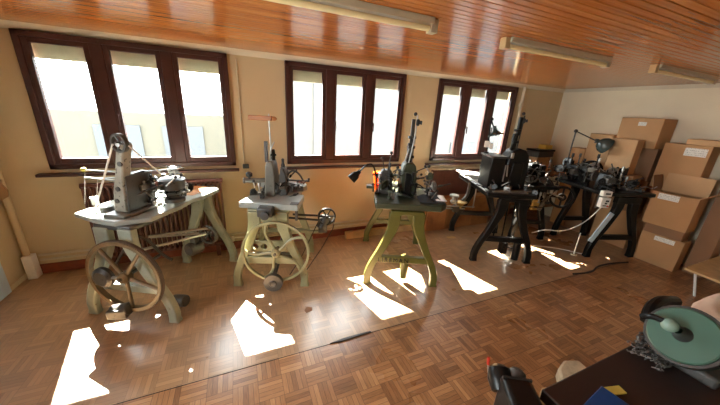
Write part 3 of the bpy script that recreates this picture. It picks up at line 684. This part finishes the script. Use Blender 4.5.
MB().box((.10, .16, .965), (.16, .10, .03), .3).box((.18, .10, .96), (.20, .05, .02), -.2).build('steel_slide', 'steel', t, .004)
# lamp with jointed arm
la = thing('jointed_lamp', 'grey-green dome lamp on a jointed arm over the crowded black machine table', 'lamp', (4.73-.37*.951+.73*.309, 1.87+.37*.309+.73*.951, .952), -18)
MB().cyl((0, 0, 0), (0, 0, .03), .04).build('lamp_base', 'lamp_enamel', la)
MB().cyl((0, 0, .02), (-.02, -.02, .72), .010).cyl((-.02, -.02, .72), (.25, -.12, .60), .008).ball((-.02, -.02, .72), .026).cyl((.25, -.12, .57), (.25, -.12, .63), .016).build('arm', 'dark_steel', la)
MB().lathe((.25, -.12, .61), (1, -.4, -.55), [(0, 0), (0, .025), (.04, .03), (.06, .07), (.11, .105), (.17, .115), (.17, .108), (.11, .09), (.07, .05), (.07, 0)], 26).build('lamp_shade', 'lamp_enamel', la)
MB().ball((.38, -.17, .53), .035).build('bulb', 'white_plastic', la)

# ------------------------------------------------------------------ machine 6 (behind, between)
t = thing('cast_iron_machine', 'low black iron machine with a dark ring wheel, behind the switch-box machine', 'machine', (4.07, 2.67, 0), -20, GRP)
for s in (-1, 1): leg(t, s*.08, s*.24, .82, 0, .06, G); leg(t, s*.08, s*.20, .82, .55, .06, G)
MB().bb(-.30, .30, -.06, .60, .82, .87).build('tabletop', G, t, .01)
MB().bb(-.18, .18, -.03, .03, .26, .32).build('crossbar', G, t, .006)
MB().poly([(-.12, .87), (.14, .87), (.12, 1.08), (.06, 1.16), (-.04, 1.16), (-.10, 1.06)], 'y', .16, .40).build('head_casting', G, t, .018)
MB().ring((.43, .02, .70), (.5, 1, 0), .155, .034, .045, 40).ring((.43, .02, .70), (.5, 1, 0), .04, .03, .05, 24).cyl((.43, .02, .55), (.43, .02, .85), .013).cyl((.24, .10, .70), (.43, .02, .70), .02).build('ring_wheel', G, t)
pulley(t, (-.20, -.05, 1.02), .10, 'dark_steel', (.6, 1, 0), 5, 'handwheel')
MB().tube([(-.12, -.04, .70), (-.22, -.06, .62), (-.28, -.07, .50), (-.30, -.07, .40)], .03, 10, smooth=2).build('curved_arm', 'grey_casting', t)
MB().tube([(.16, -.04, .72), (.08, -.08, .62), (.02, -.1, .52)], .028, 10, smooth=2).build('curved_arm', 'grey_casting', t)
MB().bb(-.06, .06, -.05, .02, .50, .66).build('brass_bracket', 'brass', t, .01)
head_detail(t, -.32, .34, -.05, .50, .88, 1.15, 75, 51, 1.4, ('dark_casting', 'steel', 'black_enamel', 'black_enamel', 'dark_casting'))
head_detail(t, -.30, .20, -.10, .0, .55, .85, 24, 52, 1.4, ('dark_steel', 'steel', 'black_enamel'))

# ------------------------------------------------------------------ low chest, plank, floor bits
b = thing('wooden_chest', 'low brown wooden chest under the far window, in front of the panel radiator', 'chest', (3.31, 3.425, 0), 0)
MB().bb(-.66, .66, -.07, .07, 0, .50).build('body', 'chest_wood', b, .006)
MB().bb(-.68, .68, -.08, .08, .50, .54).build('lid', 'orange_wood', b, .006)
for x in (-.30, .26): MB().bb(x, x+.04, -.078, -.07, .02, .48).build('batten', 'chest_wood', b)
b = tag(MB().bb(1.34, 2.60, 3.46, 3.53, 0, .10).build('wooden_plank', 'pale_wood', bevel=.004), 'pale wooden plank lying on edge along the skirting under the middle window', 'plank')
tag(MB().poly([(2.84, 3.05), (2.98, 3.02), (3.0, 3.06), (2.87, 3.10)], 'z', 0, .012).build('wood_offcut', 'pale_wood'), 'small pale wood scrap on the floor in front of the wooden chest', 'scrap')
tag(MB().poly([(.46, 2.12), (.52, 2.14), (.53, 2.18), (.48, 2.20), (.45, 2.16)], 'z', 0, .004).build('floor_chip', 'cardboard_dark'), 'small brown chip on the floor in front of the cream-green machine', 'scrap')
tag(MB().poly([(.56, 1.70), (.68, 1.715), (.92, 1.712), (.92, 1.70), (.66, 1.69)], 'z', .0022, .012).build('loose_strip', 'dark_bench'), 'dark loose strip lifting from the floor joint', 'strip')

# ------------------------------------------------------------------ corner bench
b = thing('corner_bench', 'dark low workbench standing in the far corner of the room', 'bench', (5.08, 3.36, 0))
MB().bb(-.46, .46, -.22, .22, .86, .90).build('bench_top', 'chest_wood', b, .005)
for x in (-.42, .42):
    for y in (-.18, .18): MB().bb(x-.03, x+.03, y-.03, y+.03, 0, .86).build('leg', 'chest_wood', b, .004)
MB().bb(-.40, .40, -.17, .17, .25, .28).build('shelf', 'chest_wood', b)
c = thing('dark_case', 'dark grey case on the corner bench with a yellow pack on top', 'case', (5.02, 3.42, 1.17))
tag(MB().bb(4.84, 5.2, 3.32, 3.52, .901, 1.169).build('storage_box', 'cardboard_pale', bevel=.006), 'pale box on the corner bench beneath the dark grey case', 'box')
MB().bb(-.20, .20, -.12, .12, .0, .10).build('body', 'dark_casting', c, .008)
MB().bb(-.21, .21, -.13, .13, .10, .135).build('lid', 'black_enamel', c, .006)
tag(MB().bb(5.02, 5.20, 3.34, 3.48, 1.306, 1.38).build('yellow_pack', 'yellow_label', bevel=.006), 'yellow pack lying on the dark grey case', 'pack')
c = thing('tin_can', 'tall can with yellow label on the corner bench near the window', 'can', (4.70, 3.26, .90))
MB().lathe((0, 0, 0), (0, 0, 1), [(0, 0), (0, .04), (.17, .04), (.18, .03), (.20, .03), (.20, 0)], 18).build('body', 'dark_casting', c)
MB().lathe((0, 0, .05), (0, 0, 1), [(0, .0405), (.0, .042), (.09, .042), (.09, .0405)], 18).build('can_label', 'yellow_label', c)
c = thing('plastic_bottle', 'white plastic bottle standing at the end of the corner bench', 'bottle', (4.66, 3.40, .90))
MB().lathe((0, 0, 0), (0, 0, 1), [(0, 0), (0, .035), (.13, .035), (.16, .014), (.18, .014), (.18, 0)], 18).build('body', 'white_plastic', c)
MB().cyl((0, 0, .18), (0, 0, .205), .016).build('cap', 'red_plastic', c)

# ------------------------------------------------------------------ cardboard boxes
BG = 'cardboard boxes along the right wall'
def carton(label, x0, x1, y0, y1, z0, z1, mat='cardboard', lab=None, rz=0, open_=False, name='cardboard_box', seam=True):
    cx, cy = (x0+x1)/2, (y0+y1)/2; hx, hy, h = (x1-x0)/2, (y1-y0)/2, z1-z0
    t = thing(name, label, 'box', (cx, cy, z0), rz, BG)
    if open_:
        m = MB(); e = .006
        m.bb(-hx, hx, -hy, hy, 0, e).bb(-hx, -hx+e, -hy, hy, e, h).bb(hx-e, hx, -hy, hy, e, h).bb(-hx+e, hx-e, -hy, -hy+e, e, h).bb(-hx+e, hx-e, hy-e, hy, e, h)
        m.build('carton', mat, t)
        MB().box((hx-.02, 0, h+.115), (.006, 2*hy, .24), 0, 0, .10).build('flap', 'cardboard_pale', t)
        MB().box((0, -hy-.07, h+.06), (2*hx, .006, .19), 0, .9).build('flap', mat, t)
        MB().box((0, hy+.03, h+.10), (2*hx, .006, .2), 0, -.25).build('flap', 'cardboard_dark', t)
    else:
        MB().bb(-hx, hx, -hy, hy, 0, h).build('carton', mat, t, .006)
        if seam:
            MB().bb(-hx-.001, hx+.001, -.03, .03, h-.001, h+.0012).bb(-hx-.0012, -hx, -.03, .03, h-.09, h).build('tape', 'cardboard_pale', t)
            MB().bb(-hx+.004, hx-.004, -.002, .002, h-.001, h+.0016).build('flap_seam', 'cardboard_dark', t)
    if lab:
        ly, lz, lw, lh = lab
        MB().bb(-hx-.0035, -hx-.0005, ly-lw/2, ly+lw/2, lz-lh/2, lz+lh/2).build('label', 'printed_label', t)
    return t
carton('brown carton with white label on the floor, bottom of the stack under the open carton', 5.10, 5.28, 1.32, 1.75, 0, .42, 'cardboard', (-.03, .37, .20, .06))
carton('dark filler standing in for the shaded gap between the two labelled cartons of the front stack', 5.09, 5.28, 1.36, 1.74, .42, .555, 'cardboard_dark', seam=False)  # dark box puts the shade of the gap into its colour
carton('open brown carton with raised flaps and a white label on its upper edge', 5.03, 5.27, 1.34, 1.77, .556, .99, 'cardboard', (.05, .385, .20, .075), 0, True)
carton('plain carton on the floor hidden behind the open carton', 5.30, 5.55, 1.50, 1.90, 0, 1.0, 'cardboard_dark', seam=False)
carton('upright carton with large white label and tape, standing behind the open carton', 5.30, 5.55, 1.49, 1.93, 1.001, 1.60, 'cardboard', (-.09, .51, .20, .10), seam=False)
carton('flat pale carton lying across the top of the upright carton with the large label', 5.30, 5.55, 1.30, 1.74, 1.601, 1.67, 'cardboard_pale', seam=False)
carton('tall shadowed carton against the right wall at the edge of the view', 5.28, 5.55, 1.12, 1.295, 0, 1.58, 'cardboard_dark', seam=False)  # darker cardboard carries the shade at this end of the stack
carton('plain carton on the floor seen between the legs of the switch-box machine', 5.29, 5.55, 1.94, 2.42, 0, .56, 'cardboard')
carton('dark carton in the wall stack, second from the floor behind the machine table', 5.32, 5.55, 1.96, 2.42, .561, 1.05, 'cardboard_dark')
carton('dark carton in the wall stack directly beneath the large top carton', 5.32, 5.55, 1.98, 2.42, 1.051, 1.50, 'cardboard_dark')
carton('large brown carton with small white label on top of the wall stack', 5.22, 5.55, 1.98, 2.46, 1.501, 1.90, 'cardboard', (-.02, .32, .09, .05), -2)
carton('low orange-brown carton on the machine table beneath the plain square carton', 4.93, 5.16, 1.98, 2.34, .951, 1.13, 'cardboard', seam=False)
carton('plain square carton standing on the machine table in front of the wall stack', 4.95, 5.12, 2.07, 2.36, 1.131, 1.61, 'cardboard_pale', seam=False)
carton('tall carton on the floor behind the machine table, second from the corner bench', 5.28, 5.55, 2.50, 2.84, 0, .90, 'cardboard_dark')
carton('pale upright carton beside the lamp shade, with its lid half open', 5.28, 5.55, 2.52, 2.84, .901, 1.64, 'cardboard_pale', seam=False)
carton('low carton on the floor next to the corner bench', 5.30, 5.55, 2.86, 3.10, 0, .95, 'cardboard')
carton('brown carton behind the dome lamp, stacked next to the corner bench', 5.30, 5.55, 2.86, 3.10, .951, 1.38, 'cardboard')
tag(MB().sheet(lambda u, v: (4.905+.015*math.sin(5*v+3*u), 2.23+.09*u+.03*math.sin(4*v), 0.955+.22*v*(1-.3*u)), 8, 12, .006).build('paper_wrapper', 'paper_white'), 'white crumpled paper wrapper against the plain square carton', 'paper')
# wooden board at right
b = thing('wooden_board', 'pale wooden board lying on low legs at the right edge of the room', 'board', (5.0, .8, 0))
MB().poly([(-.52, -.40), (-.46, .30), (.52, .30), (.52, -.40)], 'z', .275, .30).build('board', 'pale_wood', b, .004)
MB().tube([(-.38, .16, .0), (-.42, .22, .274)], .012, 8).build('leg', 'white_plastic', b)
for x, y in ((.45, .2), (.45, -.3), (-.40, -.3)): MB().bb(x-.02, x+.02, y-.02, y+.02, 0, .274).build('leg', 'pale_wood', b)

# ------------------------------------------------------------------ cables
def cable(pts, r, mat, label): return tag(MB().tube(pts, r, 8, smooth=3).build('cable', mat), label, 'cable', 'cables near the black machines')
cable([(3.43, 2.18, .40), (3.55, 2.10, .47), (3.75, 2.07, .43), (3.96, 2.05, .43), (4.15, 1.98, .55), (4.28, 1.925, .77)], .0065, 'white_cord', 'white cable sagging from the switch box across to the black machine')
cable([(3.55, 2.55, .012), (3.9, 2.48, .012), (4.25, 2.25, .012), (4.42, 2.02, .012)], .006, 'white_cord', 'thin pale cable lying on the floor toward the front leg of the switch-box machine')
cable([(3.70, 1.72, .010), (4.0, 1.66, .010), (4.22, 1.74, .010), (4.55, 1.72, .010), (4.80, 1.66, .010)], .010, 'black_rubber', 'dark cable lying on the floor before the switch-box machine')
p = thing('floor_stand', 'thin white stand on the floor beside the leg of the switch-box machine', 'stand', (4.28, 2.06, 0))
MB().cyl((0, 0, 0), (0, 0, .02), .04).build('stand_base', 'cream_metal', p); MB().cyl((0, 0, .02), (0, 0, .34), .010, .006).build('rod', 'white_plastic', p)

# ------------------------------------------------------------------ foreground bench
b = thing('work_bench', 'dark brown workbench filling the near corner below the camera', 'bench', (1.75, 0, 0))
MB().bb(-.78, .95, -.35, .43, .80, .85).build('bench_top', 'dark_bench', b, .006)
for x in (-.71, .88):
    for y in (-.28, .36): MB().bb(x-.04, x+.04, y-.04, y+.04, 0, .80).build('leg', 'dark_bench', b)
MB().bb(-.67, .84, .34, .38, .66, .80).build('apron', 'dark_bench', b)
bk = thing('notebook', 'dark blue covered notebook on the dark workbench', 'book', (1.105, .255, .85), 0)
q = [(-.095, .075), (.068, .095), (.105, -.02), (.06, -.11), (-.11, -.11)]
MB().poly([(-.09, .07), (.075, .093), (.10, -.11), (-.075, -.13)], 'z', 0, .022).build('cover', 'blue_cover', bk, .003)
MB().poly([(-.0905, .066), (-.0755, -.126), (-.0785, -.126), (-.0935, .066)], 'z', .004, .018).build('pages', 'paper_white', bk)
tag(MB().box((1.225, .325, .853), (.075, .03, .006), -.25).build('sticky_note', 'yellow_paper'), 'small yellow paper tab behind the blue notebook', 'paper')
g = thing('disc_grinder', 'green disc grinder with pale round knob at the right of the dark workbench', 'grinder', (1.66, .30, .85))
N = Vector((-.83, .16, .53)).normalized(); c0 = Vector((-.11, .005, .18))
MB().lathe(c0, N, [(-.03, 0), (-.03, .102), (-.024, .107), (-.004, .107), (0, .102), (.0, 0)], 48).build('disc', 'green_disc', g)
MB().lathe(c0-N*.20, N, [(0, 0), (0, .055), (.03, .076), (.12, .09), (.145, .115), (.162, .115), (.162, 0)], 40).build('motor_housing', 'green_body', g)
MB().lathe(c0-N*.034, N, [(0, .108), (0, .118), (.024, .118), (.024, .108)], 48).build('guard_ring', 'dark_steel', g)
MB().lathe(c0, N, [(0, .03), (.01, .022), (.03, .014), (.05, .014)], 20).build('spindle', 'dark_steel', g)
MB().ball(c0+N*.05+Vector((-.005, .022, .006)), .027, 20).build('knob', 'knob_grey_green', g)
MB().bb(-.06, .28, -.12, .10, 0, .05).build('base', 'dark_casting', g, .012)
MB().box((.10, 0, .09), (.16, .12, .10)).build('pedestal', 'green_body', g, .012)
MB().tube([(-.155, .115, .19), (-.165, .09, .215), (-.165, .07, .22), (-.16, .035, .22)], .012, 10, smooth=2).build('guard_arm', 'black_enamel', g)
MB().tube([(.02, .14, .09), (.06, .16, .13), (.16, .17, .15), (.28, .15, .13)], .026, 10, smooth=2).build('carry_handle', 'black_enamel', g)
tag(MB().sheet(lambda u, v: (2.10+.22*u, .30+.12*v+.02*math.sin(6*u), .91+.10*math.sin(PI*u)*math.sin(PI*v)+.015*math.sin(13*u+5*v)), 16, 12, .055).build('pink_rag', 'pink_beige'), 'pale pinkish rag bunched behind the green disc grinder', 'rag')
m = MB(); rr = random.Random(3)
for i in range(420):
    x = rr.uniform(1.50, 2.05); y = rr.uniform(.385, .425) if x > 1.58 else rr.uniform(.30, .425)
    z = .856+rr.uniform(0, .075)*(1-abs(x-1.8)/.35*.6)
    m.tube([(x+.02*math.cos(k*1.1+i), y+.010*math.sin(k*1.1+i), z+.004*k) for k in range(5)], .003, 5)
o = tag(m.build('metal_shavings', 'shavings'), 'heap of curled grey metal shavings at the bench edge beside the grinder', 'shavings'); o['kind'] = 'stuff'
v = thing('bench_vice', 'black machine vice with red-tipped lever at the near end of the dark workbench', 'vice', (.90, .470, 0), -30)
MB().bb(-.06, .055, -.12, .035, .66, .865).build('body', 'black_enamel', v, .02)
MB().bb(-.055, .05, .012, .02, .855, .869).build('edge_strip', 'dark_steel', v)
MB().lathe((-.035, .06, .80), (0, .8, .5), [(-.04, 0), (-.04, .04), (.0, .05), (.04, .042), (.055, .02), (.055, 0)], 20).build('jaw', 'black_enamel', v)
MB().lathe((.02, .06, .82), (.3, .8, .4), [(-.04, 0), (-.03, .03), (.02, .034), (.035, .02), (.035, 0)], 18).build('jaw', 'dark_casting', v)
l = MB().cyl((-.075, .085, .80), (-.080, .095, .835), .004).build('lever', 'steel', v); MB().cyl((-.080, .095, .835), (-.082, .10, .865), .006).build('lever_tip', 'red_plastic', l)
MB().bb(-.03, .03, -.06, .02, 0, .66).build('post', 'black_enamel', v)
MB().bb(-.04, .04, -.10, -.035, .0, .03).build('foot', 'black_enamel', v)
tag(MB().poly([(1.93, .76), (2.02, .84), (2.13, .87), (2.24, .83), (2.22, .72), (2.05, .66)], 'z', 0, .10).build('beige_block', 'beige_foam', bevel=.015), 'beige block lying on the parquet just beyond the dark workbench', 'block')
tag(MB().poly([(1.70, .74), (1.80, .80), (1.84, .79), (1.80, .72)], 'z', 0, .05).build('wood_block', 'pale_wood', bevel=.006), 'small pale wood piece on the parquet beside the beige block', 'block')

# ------------------------------------------------------------------ light
wd = bpy.data.worlds.new('sky'); sc.world = wd; wd.use_nodes = True
nt = wd.node_tree; bg = nt.nodes['Background']
bg.inputs[0].default_value = (.93, .97, 1.0, 1); bg.inputs[1].default_value = 7.5
sd = bpy.data.lights.new('sun', 'SUN'); sd.energy = 84; sd.angle = math.radians(.6); sd.color = (1, .93, .82)
so = bpy.data.objects.new('sun', sd); C.objects.link(so)
so.rotation_euler = Vector((.215, -.905, -1.0)).to_track_quat('-Z', 'Y').to_euler()
def portal(c, w, h, d):
    pd = bpy.data.lights.new('window_portal', 'AREA'); pd.shape = 'RECTANGLE'; pd.size = w; pd.size_y = h; pd.cycles.is_portal = True
    po = bpy.data.objects.new('window_portal', pd); C.objects.link(po); po.location = c
    po.rotation_euler = Vector(d).to_track_quat('-Z', 'Y').to_euler()
for a, b in W: portal(((a+b)/2, YW+TH+.02, (ZB+ZT)/2), b-a, ZT-ZB, (0, -1, 0))
portal((XL-.14, (LW0+LW1)/2, 1.525), LW1-LW0, 1.45, (1, 0, 0))
vs = sc.view_settings; vs.view_transform = 'Standard'; vs.look = 'None'; vs.gamma = 1; vs.exposure = 1.62; vs.use_curve_mapping = False
sc.cycles.use_denoising = True; sc.cycles.max_bounces = 14; sc.cycles.diffuse_bounces = 8; sc.cycles.transparent_max_bounces = 16
sc.cycles.sample_clamp_indirect = 8
